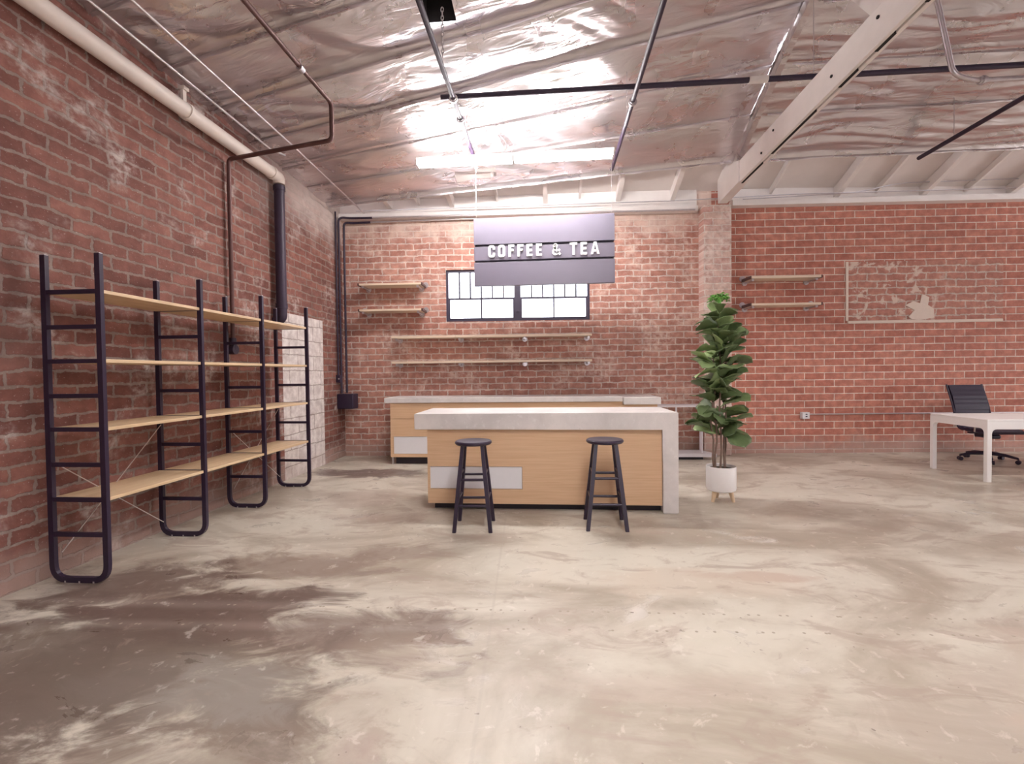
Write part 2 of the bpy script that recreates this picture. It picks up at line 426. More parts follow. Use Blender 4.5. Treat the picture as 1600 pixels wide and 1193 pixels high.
# right and front walls (out of the picture), with the openings the daylight comes through
o = wall('wall_right', [-6.4, 1.5, 5.5, 8.3], [0, .3, 3.2, 6.4], lambda u, z: None if (1.5 < u < 5.5 and .3 < z < 3.2) else 0, 'y', [M['brick_new']], .25)
o.location.x = 13.4
o = wall('wall_front', [-3.5, 0., 3.2, 8.0, 9.5, 13.6], [0, .9, 2.6, 6.4], lambda u, z: None if ((0. < u < 3.2 or 8. < u < 9.5) and .9 < z < 2.6) else 0, 'x', [M['brick_new']], -.25)
o.location.y = -6.2

# foil ceiling: sags between the purlins, creased
SEAM = .60; Y0F = 6.76
def seamf(y): return ((Y0F-y)/SEAM) % 1.
def wr_left(x, y):
    s = seamf(y); sag = math.sin(PI*s)**.8
    k = int((Y0F-y)//SEAM)
    a = .62+.12*math.sin(k*1.7)
    u = x*math.cos(a)+y*math.sin(a); w = -x*math.sin(a)+y*math.cos(a)
    n = noise.noise(V((u*.75+k*3.1, w*3.2, k*1.3)))
    n2 = noise.noise(V((u*2.2, w*9.0+k, 4.2+k)))
    r = 1-abs(n)*2.2; r2 = 1-abs(n2)*2
    big = noise.noise(V((x*.6, y*.6, 9.1)))
    env = .55+.65*noise.noise(V((x*.7+5, y*.7, 2.)))
    z = -.045*sag+sag*(.050*r*env+.010*r2*env+.02*big)
    z += -.045*math.exp(-(s/.035)**2)-.014*math.exp(-((1-s)/.025)**2)
    return z
def wr_right(x, y):
    s = seamf(y); sag = math.sin(PI*s)**.8; k = int((Y0F-y)//SEAM)
    n = noise.noise(V((x*.55+k*2.3, (y+.08*math.sin(x*2+k))*8.5, k*2.7+x*.2)))
    n2 = noise.noise(V((x*2.6, y*10+k, 7+k)))
    r = 1-abs(n)*2.2; amp = 1.2 if k in (0,) else .75
    z = -.050*sag+sag*(.030*r*amp+.010*n2)+.012*noise.noise(V((x*.9, y*.9, 3.)))
    z += -.045*math.exp(-(s/.035)**2)-.014*math.exp(-((1-s)/.025)**2)
    return z
def grid(xs, ys, zf, hole=None):
    bm = NB(); g = [[bm.verts.new((x, y, zf(x, y))) for y in ys] for x in xs]
    for i in range(len(xs)-1):
        for j in range(len(ys)-1):
            if hole and hole((xs[i]+xs[i+1])/2, (ys[j]+ys[j+1])/2): continue
            bm.faces.new((g[i][j], g[i+1][j], g[i+1][j+1], g[i][j+1]))
    return bm
def rng(a, b, st):
    n = max(1, int(round((b-a)/st))); return [a+(b-a)*i/n for i in range(n+1)]
YN = 2.2
def flaps(bm, xs, zf):
    k = 0
    while Y0F-k*SEAM > YN:
        y = Y0F-k*SEAM; rows = []
        for x in xs:
            z = zf(x, y)+.004; w = .030+.016*noise.noise(V((x*1.7, k*3.3, 1)))+.006*noise.noise(V((x*9, k, 2)))
            rows.append([bm.verts.new((x, y-.004, z)), bm.verts.new((x, y-.016, z-w*.7)), bm.verts.new((x, y-.002-.01*noise.noise(V((x*5, k, 7))), z-w*1.15))])
        for A, B in zip(rows, rows[1:]):
            for j in range(2): bm.faces.new((A[j], B[j], B[j+1], A[j+1]))
        k += 1
    return bm
HX0, HX1, HY0, HY1 = -1.06, -.80, 3.62, 4.20
HB = (-1.30, -.72, 6.36, 6.56)
hole = lambda x, y: (HX0 < x < HX1 and HY0 < y < HY1) or (HB[0] < x < HB[1] and HB[2] < y < HB[3])
ys = rng(YN, Y0F, .02)
zfl = lambda x, y: zc(x, y)+wr_left(x, y)
zfr = lambda x, y: zT(y)+wr_right(x, y)
struct(obj('ceiling', flaps(grid(rng(-3.36, XT, .03), ys, zfl, hole), rng(-3.3, XT-.02, .06), zfl), M['foil'], smooth='all'))
struct(obj('ceiling', flaps(grid(rng(XT, 8.4, .035), ys, zfr), rng(XT+.2, 8.3, .06), zfr), M['foil'], smooth='all'))
struct(obj('ceiling', grid(rng(8.4, 13.5, .4), rng(YN, 8.2, .2), lambda x, y: zT(y)+.02), M['foil'], smooth='all'))
struct(obj('ceiling', grid(rng(-3.36, 13.5, .3), rng(-6.5, YN, .2), lambda x, y: zc(x, y)-.01), M['foil'], smooth='all'))
# painted deck and rafters at the eaves
b = grid(rng(-3.5, 9, .5), rng(6.3, 8.1, .15), lambda x, y: zc(max(x, -3.33), y)+.17)
struct(obj('ceiling', b, M['board'], smooth='all'))
ti = 4
def rafter(x, w, h, ytop=6.5):
    global ti
    bm = NB(); yw = WB((x+3.33), 0, 0).y-.01
    n = 6
    A = []
    for i in range(n+1):
        y = ytop+(yw-ytop)*i/n; z = zc(x, y)+.165
        A.append([bm.verts.new((x+dx, y, z+dz)) for dx, dz in ((-w/2, 0), (w/2, 0), (w/2, -h), (-w/2, -h))])
    for p, q in zip(A, A[1:]):
        for j in range(4): bm.faces.new((p[j], p[(j+1) % 4], q[(j+1) % 4], q[j]))
    bm.faces.new(A[0][::-1]); bm.faces.new(A[-1])
    struct(obj('trim_%d' % ti, bm, M['white'])); ti += 1
for x in (-2.5, -1.52, -.04, 1.10, 1.95, 4.44, 5.73, 7.02): rafter(x, .07, .15)
for x in (-2.05, -.8, .5, 3.45, 5.05, 6.38): rafter(x, .035, .09)
# bead of rope-tied foil edge along the eaves
b = NB(); tube(b, [(x, Y0F+.01, zc(x, Y0F)-.012+.006*math.sin(x*9)) for x in rng(-3.3, 8.3, .12)], .014, 6)
struct(obj('trim_%d' % ti, b, M['foil'], smooth='all')); ti += 1
# cut openings in the foil: dark void with bare lumber
for (x0, x1, y0, y1) in ((HX0, HX1, HY0, HY1),):
    b = NB(); z = zc((x0+x1)/2, (y0+y1)/2)
    box(b, x0-.03, x1+.03, y0-.03, y1+.03, z-.02, z+.30)
    bmesh.ops.delete(b, geom=[f for f in b.faces if f.calc_center_median().z < z-.01], context='FACES')
    struct(obj('trim_%d' % ti, b, M['void'])); ti += 1
    b = NB(); Mx = Matrix.Rotation(0, 4, 'X'); box(b, x0-.03, x1+.03, y0+.26, y0+.31, z+.0, z+.2)
    struct(obj('trim_%d' % ti, b, M['lumber'])); ti += 1
b = NB(); z = zc(-1., 6.46); box(b, HB[0]-.03, HB[1]+.03, HB[2]-.03, HB[3]+.03, z+.06, z+.08)
struct(obj('trim_%d' % ti, b, M['board'])); ti += 1

# window
w = bpy.data.objects.new('window_1', None); C.objects.link(w); w.location = WB(S0, 0, Z0); w.rotation_euler.z = TW; struct(w)
W_, H_ = S1-S0, Z1-Z0
b = NB()
fr = .035
box(b, 0, W_, .03, .10, 0, fr); box(b, 0, W_, .03, .10, H_-fr, H_); box(b, 0, fr, .03, .10, fr, H_-fr); box(b, W_-fr, W_, .03, .10, fr, H_-fr)
mx = W_*.499; box(b, mx-.05, mx+.05, .03, .11, fr, H_-fr)
zr = .37
obj('window_frame', b, M['frame'], w)
for a0, a1 in ((fr, mx-.05), (mx+.05, W_-fr)):
    b = NB()
    e = .022
    box(b, a0, a1, .05, .09, zr-.014, zr+.014); box(b, a0, a1, .045, .09, fr, fr+e); box(b, a0, a0+e, .045, .09, fr+e, zr-.014); box(b, a1-e, a1, .045, .09, fr+e, zr-.014)
    mid = (a0+a1)/2; box(b, mid-.012, mid+.012, .05, .085, fr+e, zr-.014)
    for k in range(1, 6):
        u = a0+(a1-a0)*k/6; box(b, u-.011, u+.011, .05, .085, zr+.014, H_-fr)
    s = obj('sash', b, M['frame'], w)
    b = NB(); box(b, a0, a1, .066, .070, fr, H_-fr); obj('pane', b, M['glass'], s)
b = NB(); box(b, mx-.02, mx+.02, -.005, .03, .15, .17); obj('latch', b, M['frame'], w)

# ------------------------------------------------------------------ roof truss
t = thing('roof_truss', 'white painted timber roof truss running from the brick pier overhead towards the viewer', 'truss', (2.62, 0, 3.88))
z0 = 3.88
for x in (-.02, .04):
    b = NB(); box(b, x, x+.04, -6, 7.2, 0, .29, .006); obj('bottom_chord', b, M['white'], t)
for y, l in ((3.3, .2), (3.9, .10), (4.35, .12), (5.3, .45), (6.3, .3)):
    b = NB(); box(b, .018, .044, y-l, y+l, -.004, .25); obj('gap_shade', b, M['void'], t)  # dark blocks stand in for the shaded gap between the chord planks
def web(y0, za, y1, zb, w=.14):
    b = NB(); d = V((0, y1-y0, zb-za)); n = V((0, -d.z, d.y)).normalized()*w/2
    for x in (.021,):
        q = [V((x, y0, za))+n, V((x, y0, za))-n, V((x, y1, zb))-n, V((x, y1, zb))+n]
        A = [b.verts.new(v) for v in q]; B = [b.verts.new(v+V((.018, 0, 0))) for v in q]
        for i in range(4): b.faces.new((A[i], A[(i+1) % 4], B[(i+1) % 4], B[i]))
        b.faces.new(A[::-1]); b.faces.new(B)
    obj('web', b, M['white'], t)
web(3.80, .10, 4.62, zT(4.62)-z0-.12); web(3.7, .1, 2.6, zT(2.6)-z0-.16); web(1.2, .1, 2.45, zT(2.45)-z0-.16)
b = NB()
A = []
for y in rng(-6, 7.0, .25):
    zz = zT(y)-z0-.09
    A.append([b.verts.new((x, y, zz+dz)) for x, dz in ((-.02, .06), (.05, .06), (.05, -.05), (-.02, -.05))])
for p, q in zip(A, A[1:]):
    for j in range(4): b.faces.new((p[j], p[(j+1) % 4], q[(j+1) % 4], q[j]))
b.faces.new(A[0][::-1]); b.faces.new(A[-1]); lab(obj('top_chord', b, M['foil'], t), 'curved top chord wrapped in foil')
b = NB(); prism(b, [(6.55, .0), (7.32, -.02), (7.34, .40), (7.0, .42), (6.55, .29)], 'x', -.035, .10); obj('heel_plate', b, M['white'], t)
for y, zz in ((3.9, .2), (3.6, .14), (4.5, .12), (5.6, .2), (5.9, .08), (6.6, .2), (6.7, .1), (6.9, .25)):
    b = NB(); cyl(b, (-.03, y, zz), (-.018, y, zz), .014, 8); obj('bolt', b, M['void'], t)

# ------------------------------------------------------------------ overhead pipes
def pipe(name, label, cat, pts, r, mat, rb=.06, n=12, coup=(), cm='galv', group=None):
    t = thing(name, label, cat, pts[0], 0, group); o = V(pts[0])
    b = NB(); tube(b, bend([V(p)-o for p in pts], rb) if len(pts) > 2 else [V(p)-o for p in pts], r, n); obj('pipe', b, M[mat], t, smooth=True)
    for p, d in coup:
        p = V(p)-o; d = V(d).normalized()
        b = NB(); cyl(b, p-d*.028, p+d*.028, r*1.45, 14); cyl(b, p-d*.008+V((0, 0, 0)), p+d*.008, r*1.8, 14); obj('coupling', b, M[cm], t, smooth=True)
    return t
def hanger(t, p, top):
    o = t.location; b = NB(); p = V(p)-o
    cyl(b, p, V((p.x, p.y, top-o.z)), .004, 6)
    obj('hanger_rod', b, M['galv'], t)
t = pipe('sprinkler_pipe', 'black overhead pipe running in depth, left one of the two holding the sign', 'pipe', [(-.935, 5.95, 4.08), (-.935, -5.9, 4.08)], .024, 'matblack', coup=(((-.935, 4.62, 4.08), (0, 1, 0)), ((-.935, 5.0, 4.08), (0, 1, 0))))
hanger(t, (-.935, 5.3, 4.08), 4.32); hanger(t, (-.935, 5.9, 4.08), 4.2)
t = pipe('sprinkler_pipe', 'black overhead pipe running in depth, right one of the two holding the sign', 'pipe', [(.875, 6.45, 4.08), (.875, -5.9, 4.08)], .024, 'matblack', coup=(((.875, 4.86, 4.08), (0, 1, 0)),))
hanger(t, (.875, 6.3, 4.08), 4.3); hanger(t, (.875, 5.2, 4.08), 4.6)
t = pipe('cross_pipe', 'long black pipe running sideways under the foil, behind the white truss', 'pipe', [(-1.10, 4.79, 4.20), (8.2, 4.87, 4.20)], .026, 'matblack')
b = NB(); cyl(b, (3.10, .027, 0), (3.28, .028, 0), .034, 14); lab(obj('sleeve', b, M['white'], t, smooth=True), 'white sleeve around the black pipe')
hanger(t, (2.62, 4.83, 4.2), 5.1); hanger(t, (-1.0, 4.79, 4.2), 4.36)
t = pipe('drop_pipe', 'short black pipe with a free end, hung under the foil at far right', 'pipe', [(4.94, 6.64, 4.12), (4.94, 2.5, 4.12)], .026, 'matblack')
hanger(t, (4.94, 6.1, 4.12), 4.6); hanger(t, (4.94, 3.5, 4.12), 5.5)
t = pipe('steel_conduit', 'grey steel conduit bending to the right, hung beyond the white truss', 'conduit', [(3.50, 4.62, 5.12), (3.73, 4.62, 4.02), (3.90, 4.62, 3.955), (8., 4.66, 3.94)], .022, 'galv', .12, coup=(((3.98, 4.62, 3.953), (1, 0, 0)),))
hanger(t, (6.5, 4.645, 3.95), zT(4.64)-.02)
# brown pipe: along the ceiling, down, across to the brick wall and down it
t = pipe('gas_pipe', 'thin dark brown pipe stepping down from the ceiling onto the left brick wall', 'pipe',
         [(-2.13, 2.0, 3.97), (-2.13, 3.98, 4.0), (-2.10, 4.40, 3.98), (-2.10, 4.40, 3.62), (-3.280, 4.55, 3.56), (-3.280, 4.55, 1.62)], .021, 'rust', .05)
b = NB(); cyl(b, (-1.12, 2.55, -2.37), (-1.19, 2.55, -2.37), .05, 14); cyl(b, (-1.15, 2.55, -2.37), (-1.15, 2.55, -2.25), .034, 12); obj('end_fitting', b, M['matblack'], t, smooth=True)
b = NB(); cyl(b, (0, 1.9, .0), (0, 1.9, .10), .006, 6); cyl(b, (0, 1.87, .02), (0, 1.93, .02), .03, 12); obj('hanger_clip', b, M['galv'], t)
# white roof drain and black downpipe
o = V((-3.235, -5.9, 3.71))
t = thing('drain_pipe', 'fat white drain pipe running along the top of the left brick wall', 'pipe', o)
b = NB(); tube(b, bend([(0, 0, 0), (0, 11.27, 0), (0, 11.27, -.08)], .07), .066, 20); obj('pipe', b, M['pipewhite'], t, smooth=True)
for y in (9.85, 11.12):
    b = NB(); cyl(b, (0, y-.02, 0), (0, y+.02, 0), .076, 20); obj('collar', b, M['pipewhite'], t, smooth=True)
b = NB(); box(b, -.012, .012, 9.80, 9.84, .07, .20); box(b, -.03, .03, 9.79, 9.85, .17, .2); obj('hanger_strap', b, M['pipewhite'], t)
t = thing('downpipe', 'fat black downpipe on the left brick wall below the white drain pipe', 'pipe', (-3.235, 5.37, 0))
b = NB(); tube(b, bend([(0, 0, 3.615), (0, 0, 2.02), (-.085, -.0, 1.98)], .09), .06, 20); obj('pipe', b, M['matblack'], t, smooth=True)
for za in (2.14, 3.555):
    b = NB(); cyl(b, (0, 0, za), (0, 0, za+.05), .068, 20); obj('collar', b, M['matblack'], t, smooth=True)
# foil seam drawn as a conduit, and a small conduit, at ceiling left
pipe('thin_conduit', 'bright seam of the foil running in depth, drawn as a thin conduit, right of the white drain pipe', 'conduit', [(-2.85, 7.0, 3.83), (-2.85, 5.0, 3.90), (-2.85, 2.0, 3.945)], .011, 'galv')
pipe('thin_conduit', 'thin conduit just above the white drain pipe, ending in a bend', 'conduit', [(-3.13, 2.0, 3.93), (-3.13, 5.05, 3.89), (-3.05, 5.2, 3.89)], .012, 'galv', .05)
# corner conduits and boxes
grp = 'corner conduits'
pipe('wall_conduit', 'thinnest black conduit in the wall corner, leftmost of the three', 'conduit', [(-3.30, 6.98, 3.86), (-3.30, 6.98, 1.30)], .013, 'matblack', group=grp)
pipe('wall_conduit', 'black conduit in the wall corner bending right, middle of the three', 'conduit', [(-3.29, 7.06, 1.03), (-3.29, 7.06, 3.80), WB(.20, -.13, 3.80), WB(.55, -.13, 3.80)], .017, 'matblack', .16, group=grp)
pipe('wall_conduit', 'black conduit in the wall corner nearest the back wall, bending right', 'conduit', [(-3.24, 7.14, 1.03), (-3.24, 7.14, 3.74), WB(.22, -.075, 3.74), WB(.5, -.07, 3.75)], .017, 'matblack', .14, group=grp)
t = thing('junction_box', 'large black junction box low in the wall corner under the conduits', 'junction box', (-3.33, 6.98, .785))
b = NB(); box(b, -.004, .26, 0, .19, 0, .235, .01); obj('box_body', b, M['matblack'], t)
b = NB(); box(b, .008, .252, -.008, 0, .01, .225, .004); obj('box_cover', b, M['black'], t)
t = thing('switch_box', 'small black box at the foot of the thinnest corner conduit', 'junction box', (-3.33, 6.95, 1.20))
b = NB(); box(b, 0, .07, 0, .06, 0, .12, .008); obj('box_body', b, M['matblack'], t); b = NB(); cyl(b, (.05, -.01, .06), (.05, .0, .06), .012, 8); obj('screw', b, M['galv'], t)
pipe('steel_conduit', 'grey steel conduit along the head of the back wall, between corner and pier', 'conduit', [WB(.55, -.13, 3.80), WB(5.6, -.13, 3.81)], .015, 'galv')
pipe('steel_conduit', 'short grey steel conduit on the bricks just below the wall head, at the corner', 'conduit', [WB(.5, -.07, 3.75), WB(2.2, -.05, 3.775)], .014, 'galv')
# cables on the wall head
for k, (pts, lb) in enumerate((([WB(.3, -.16, 3.90), WB(5.3, -.16, 3.945), WB(7.0, -.22, 3.98), WB(14, -.2, 4.02)], 'thin white cable running the whole length of the back wall head'),
                               ([WB(6.3, -.2, 3.93), WB(8.0, -.2, 3.99), WB(8.6, -.25, 4.10), WB(14, -.25, 4.16)], 'thin cable kinking upward on the wall head right of the truss'))):
    pipe('ceiling_cable', lb, 'cable', pts, .008, 'galv', .2, 6)

# ------------------------------------------------------------------ fluorescent strip light
def strip_light(loc, label, tm):
    t = thing('strip_light', label, 'light', loc, 0)
    b = NB(); box(b, -1.2, 1.2, -.035, .035, .03, .075, .006); obj('housing', b, M['white'], t)
    for k in (-1, 1):
        for y in (-.05, .05):
            b = NB(); cyl(b, (.02*k, y, .0), (1.18*k, y, .0), .019, 14); obj('tube', b, tm, t, smooth=True)
    for x in (-1.19, 0, 1.19):
        b = NB(); box(b, x-.012, x+.012, -.07, .07, -.022, .03, .003); obj('lamp_holder', b, M['white'], t)
    return t
strip_light((-.41, 5.62, 3.90), 'long lit fluorescent strip light hanging under the foil above the counter', M['tube'])
def hooded(loc, rz, label, mat):  # hood is added to keep the light off upper walls and foil
    t = strip_light(loc, label, mat); t.rotation_euler.z = rz
    b = NB(); prism(b, [(-.10, .085), (.10, .085), (.19, -.13), (.185, -.13), (.095, .08), (-.095, .08), (-.185, -.13), (-.19, -.13)], 'x', -1.22, 1.22)
    lab(obj('added_hood', b, M['matblack'], t), 'black hood added to shape the light')
    top = zc(loc[0], loc[1])-loc[2]
    for x in (-.8, .8):
        b = NB(); cyl(b, (x, 0, .08), (x, 0, top-.02), .005, 6); obj('hanger_rod', b, M['galv'], t)
hooded((.55, 1.0, 3.90), PI/2, 'added out-of-view hooded strip light hanging between the two black pipes, nearer the viewer', M['tube_near'])  # added unseen lamp, makes the pool of light on the near floor
hooded((6.1, 3.5, 4.0), .0, 'fluorescent strip light with an added hood hanging right of the white truss, before the desk', M['tube_right'])
def chain(name, label, p, n, L=.045):
    b = NB()
    for k in range(n):
        z = -k*L*.78; pts = [(.011*math.cos(a), 0, z-L/2+L/2*math.sin(a)) for a in [2*PI*i/8 for i in range(9)]]
        if k % 2: pts = [(0, q[0], q[2]) for q in pts]
        tube(b, pts, .004, 5)
    o = obj(name, b, M['galv'], None, smooth='all', loc=p); return tag(o, label, 'chain')
chain('hanging_chain', 'short steel chain dangling beside the left black pipe at the foil opening', (-.885, 3.95, 4.46), 12)
chain('hanging_chain', 'short steel chain hanging below the lit strip light', (-.88, 5.70, 4.02), 6)

# ------------------------------------------------------------------ sign
t = thing('hanging_sign', 'slate purple COFFEE & TEA board hung in front of the window', 'sign', (-.064, 6.10, 2.48))
b = NB(); box(b, -.915, .915, .060, .08, .01, .89); obj('back_board', b, M['frame'], t)  # dark colour paints in the shadow gaps between the sign boards
b = NB(); box(b, -.922, .922, 0, .06, .548, .895, .003); obj('top_board', b, M['sign'], t)
b = NB(); box(b, -.922, .922, .010, .06, .338, .520, .002); obj('letter_board', b, M['sign'], t)
b = NB(); box(b, -.922, .922, 0, .06, 0, .310, .003); obj('bottom_board', b, M['sign'], t)
for x in (-.89, .89):
    b = NB(); cyl(b, (x, .03, .89), (x, .03, 1.585), .003, 6); obj('wire', b, M['wire'], t)
HL = .158; ST = .032
def rects(rs): return [('r',)+r for r in rs]
def strokes(bm, polys):
    for poly in polys: prism(bm, poly, 'y', -.006, .016)
def R(x0, x1, z0, z1): return [(x0, z0), (x1, z0), (x1, z1), (x0, z1)]
def seg(p, q, w):
    d = V((q[0]-p[0], q[1]-p[1])); n = V((-d.y, d.x)).normalized()*w/2; d = d.normalized()*w*.2
    return [(p[0]-d.x+n.x, p[1]-d.y+n.y), (p[0]-d.x-n.x, p[1]-d.y-n.y), (q[0]+d.x-n.x, q[1]+d.y-n.y), (q[0]+d.x+n.x, q[1]+d.y+n.y)]
def arcpoly(outer, inner):
    return [[outer[i], outer[i+1], inner[i+1], inner[i]] for i in range(len(outer)-1)]
def rring(w, h, a0, a1):
    """rounded-rectangle ring from the right-hand lower end round the left to the upper end"""
    def path(x0, x1, z0, z1, r):
        out = []
        for cx, cz, s in ((x1-r, z0+r, 270), (x0+r, z0+r, 180), (x0+r, z1-r, 90), (x1-r, z1-r, 0)):
            for k in range(5):
                a = math.radians(s+90-k*22.5); out.append((cx+r*math.cos(a), cz+r*math.sin(a)))
        return out
    return path(0, w, 0, h, .034), path(ST, w-ST, ST*.9, h-ST*.9, .012)
def letter(ch, w):
    if ch == 'F': return [R(0, ST, 0, HL), R(ST, w, HL-.029, HL), R(ST, w*.9, HL*.46, HL*.46+.028)]
    if ch == 'E': return [R(0, ST, 0, HL), R(ST, w, HL-.029, HL), R(ST, w*.92, HL*.41, HL*.41+.028), R(ST, w, 0, .029)]
    if ch == 'T': return [R(0, w, HL-.029, HL), R(w/2-ST/2, w/2+ST/2, 0, HL-.029)]
    if ch == 'O':
        o, i = rring(w, HL, 0, 0); o = o+[o[0]]; i = i+[i[0]]; return arcpoly(o, i)
    if ch == 'C':
        o, i = rring(w, HL, 0, 0); q = arcpoly(o, i)
        return q+[R(w-ST, w, .03, .058), R(w-ST, w, HL-.058, HL-.03)]
    if ch == 'A':
        h = w/2
        return [[(0, 0), (ST, 0), (h+.003, HL), (h-ST*.55, HL)], [(w-ST, 0), (w, 0), (h+ST*.55, HL), (h-.003, HL)], R(w*.24, w*.76, HL*.2, HL*.2+.026)]
    if ch == '&':
        P = [(w*.98, .012), (w*.30, .100), (w*.27, .128), (w*.42, .145), (w*.60, .128), (w*.55, .100), (w*.18, .062), (w*.15, .032), (w*.36, .013), (w*.62, .022), (w*.92, .075)]
        return [seg(P[i], P[i+1], .026) for i in range(len(P)-1)]
for ch, a, e in (('C', 228, 300), ('O', 330, 405), ('F', 440, 500), ('F', 533, 597), ('E', 628, 690), ('E', 727, 788), ('&', 888, 975), ('T', 1073, 1150), ('E', 1183, 1248), ('A', 1287, 1375)):
    b = NB(); strokes(b, letter(ch, (e-a)*.00127))
    lab(obj('letter', b, M['letter'], t, loc=(-.731+(a-228)*.00127, 0, .375)), 'white raised letter ' + ch if ch != '&' else 'white raised ampersand')

# ------------------------------------------------------------------ wall shelves
def wall_shelf(label, group, s0, s1, n, z1, th, br, end=False):
    t = thing('wall_shelf', label, 'shelf', WB((s0+s1)/2, 0, z1-th), TW, group); w = (s1-s0)/2
    segs = [(-w, w)] if len(br) < 3 else [(-w, -w+(2*w)*.322), (-w+(2*w)*.322+.004, w)]
    for a, e in segs:
        b = NB(); box(b, a, e, -n, -.012, 0, th, .003); obj('board', b, M['shelf_x'], t)
    for u in br:
        b = NB(); x = u-(s0+s1)/2
        cyl(b, (x, -n+.03, -.022), (x, 0, -.022), .014, 12); cyl(b, (x, -n+.012, -.022), (x, -n+.035, -.022), .020, 12); cyl(b, (x, -.014, -.022), (x, 0, -.022), .042, 16)
        obj('bracket', b, M['galv'], t, smooth=True)
    if end:
        for x in (-w-.012, w+.012):
            b = NB(); box(b, x-.012, x+.012, -n+.0, 0, -.004, th+.004, .003); lab(obj('end_bar', b, M['rust'], t), 'dark metal end bar')
            b = NB(); cyl(b, (x, -.014, th/2+.03), (x, 0, th/2+.03), .045, 16); obj('flange', b, M['galv'], t, smooth=True)
g1, g2, g3 = 'short shelves left of the window', 'long shelves under the window', 'short shelves right of the pier'
wall_shelf('short pale wall shelf left of the window, upper of two', g1, .375, 1.345, .30, 2.735, .03, (.43, 1.29), True)
wall_shelf('short pale wall shelf left of the window, lower of two', g1, .375, 1.345, .30, 2.335, .03, (.43, 1.29), True)
wall_shelf('long pale wall shelf under the window, upper of two', g2, .85, 3.98, .24, 1.915, .034, (.93, 1.92, 2.94, 3.93))
wall_shelf('long pale wall shelf under the window, lower of two', g2, .85, 3.98, .24, 1.52, .034, (.93, 1.92, 2.94, 3.93))
wall_shelf('short pale wall shelf right of the pier, upper of two', g3, 6.385, 7.42, .29, 2.74, .034, (6.41, 7.36), True)
wall_shelf('short pale wall shelf right of the pier, lower of two', g3, 6.385, 7.42, .29, 2.33, .034, (6.41, 7.36), True)

# ------------------------------------------------------------------ ladder shelving along the left wall
t = thing('shelving_unit', 'tall shelving of four black ladder frames and pale boards along the left brick wall', 'shelving', (-3.05, 4.0, 0))
YS = [-1.27, -.42, .39, 1.24]; RZ = [.318, .545, .772, 1.0, 1.217, 1.440, 1.660, 1.885]
for y in YS:
    b = NB()
    rtube(b, bend([(-.19, y, 2.118), (-.19, y, .018), (.19, y, .018), (.19, y, 2.118)], .10, 6), .026, .036, (0, 1, 0))
    f = obj('ladder_frame', b, M['black'], t)
    for z in RZ:
        b = NB(); box(b, -.175, .175, y-.011, y+.011, z-.019, z+.008); obj('rung', b, M['black'], f)
    for x in (-.19, .19):
        b = NB(); box(b, x-.016, x+.016, y-.011, y+.011, 2.114, 2.123); lab(obj('end_cap', b, M['galv'], f), 'grey end cap')
    for x in (-.1, .0, .1):
        b = NB(); cyl(b, (x, y-.008, .0), (x, y-.008, .012), .008, 8); obj('foot_stud', b, M['galv'], f)
for zi in (1, 3, 5, 7):
    for k in range(3):
        y0 = YS[k]+(.016 if True else 0); y1 = YS[k+1]-.016
        b = NB(); box(b, -.195, .195, y0-.004, y1+.004, RZ[zi]-.017, RZ[zi]+.006, .003); obj('shelf_board', b, M['shelf'], t)
for k in (0, 2):
    for za, zb in ((.18, .93), (.755, .12)):
        b = NB(); cyl(b, (-.165, YS[k]+.03, za), (-.165, YS[k+1]-.02, zb), .0035, 6); obj('cross_brace', b, M['wire'], t)

# ------------------------------------------------------------------ island
b = NB()
prism(b, [(-1.31, .787), (1.04, .787), (1.04, 0), (1.18, 0), (1.18, .940), (-1.31, .940)], 'y', 4.35, 5.06)
bmesh.ops.bevel(b, geom=b.edges[:], offset=.006, segments=2, affect='EDGES')
tag(obj('waterfall_worktop', b, M['concrete']), 'thick concrete worktop with a concrete leg down its right end, front counter', 'worktop')
t = thing('bar_cabinet', 'honey oak cabinet under the front concrete worktop, behind the stools', 'cabinet', (-.08, 4.39, 0))
b = NB()
x0, x1 = -1.115, 1.118; f0 = .0
rx1 = .19; rz0, rz1 = .205, .425
# front skin with a long recess at lower left, plus carcass
box(b, x0, x1, f0, .018, rz1, .785); box(b, x0, x1, f0, .018, .065, rz0); box(b, rx1-0.0-.38+.0, x1, f0, .018, rz0, rz1)
box(b, x0, x0+.024, f0, .018, rz0, rz1)
obj('front_panel', b, M['oak'], t)
b = NB(); box(b, x0, x1, .0181, .62, .065, .785); bmesh.ops.delete(b, geom=[f for f in b.faces if f.calc_center_median().y < .02], context='FACES'); obj('carcass', b, M['oak'], t)
b = NB(); box(b, x0+.024, rx1-.385, .010, .017, rz0+.004, rz1-.004); lab(obj('inset_panel', b, M['panel'], t), 'long white inset panel')
b = NB(); box(b, x0+.05, x1, .07, .58, 0, .064); lab(obj('kick_board', b, M['kick'], t), 'black recessed kick board')

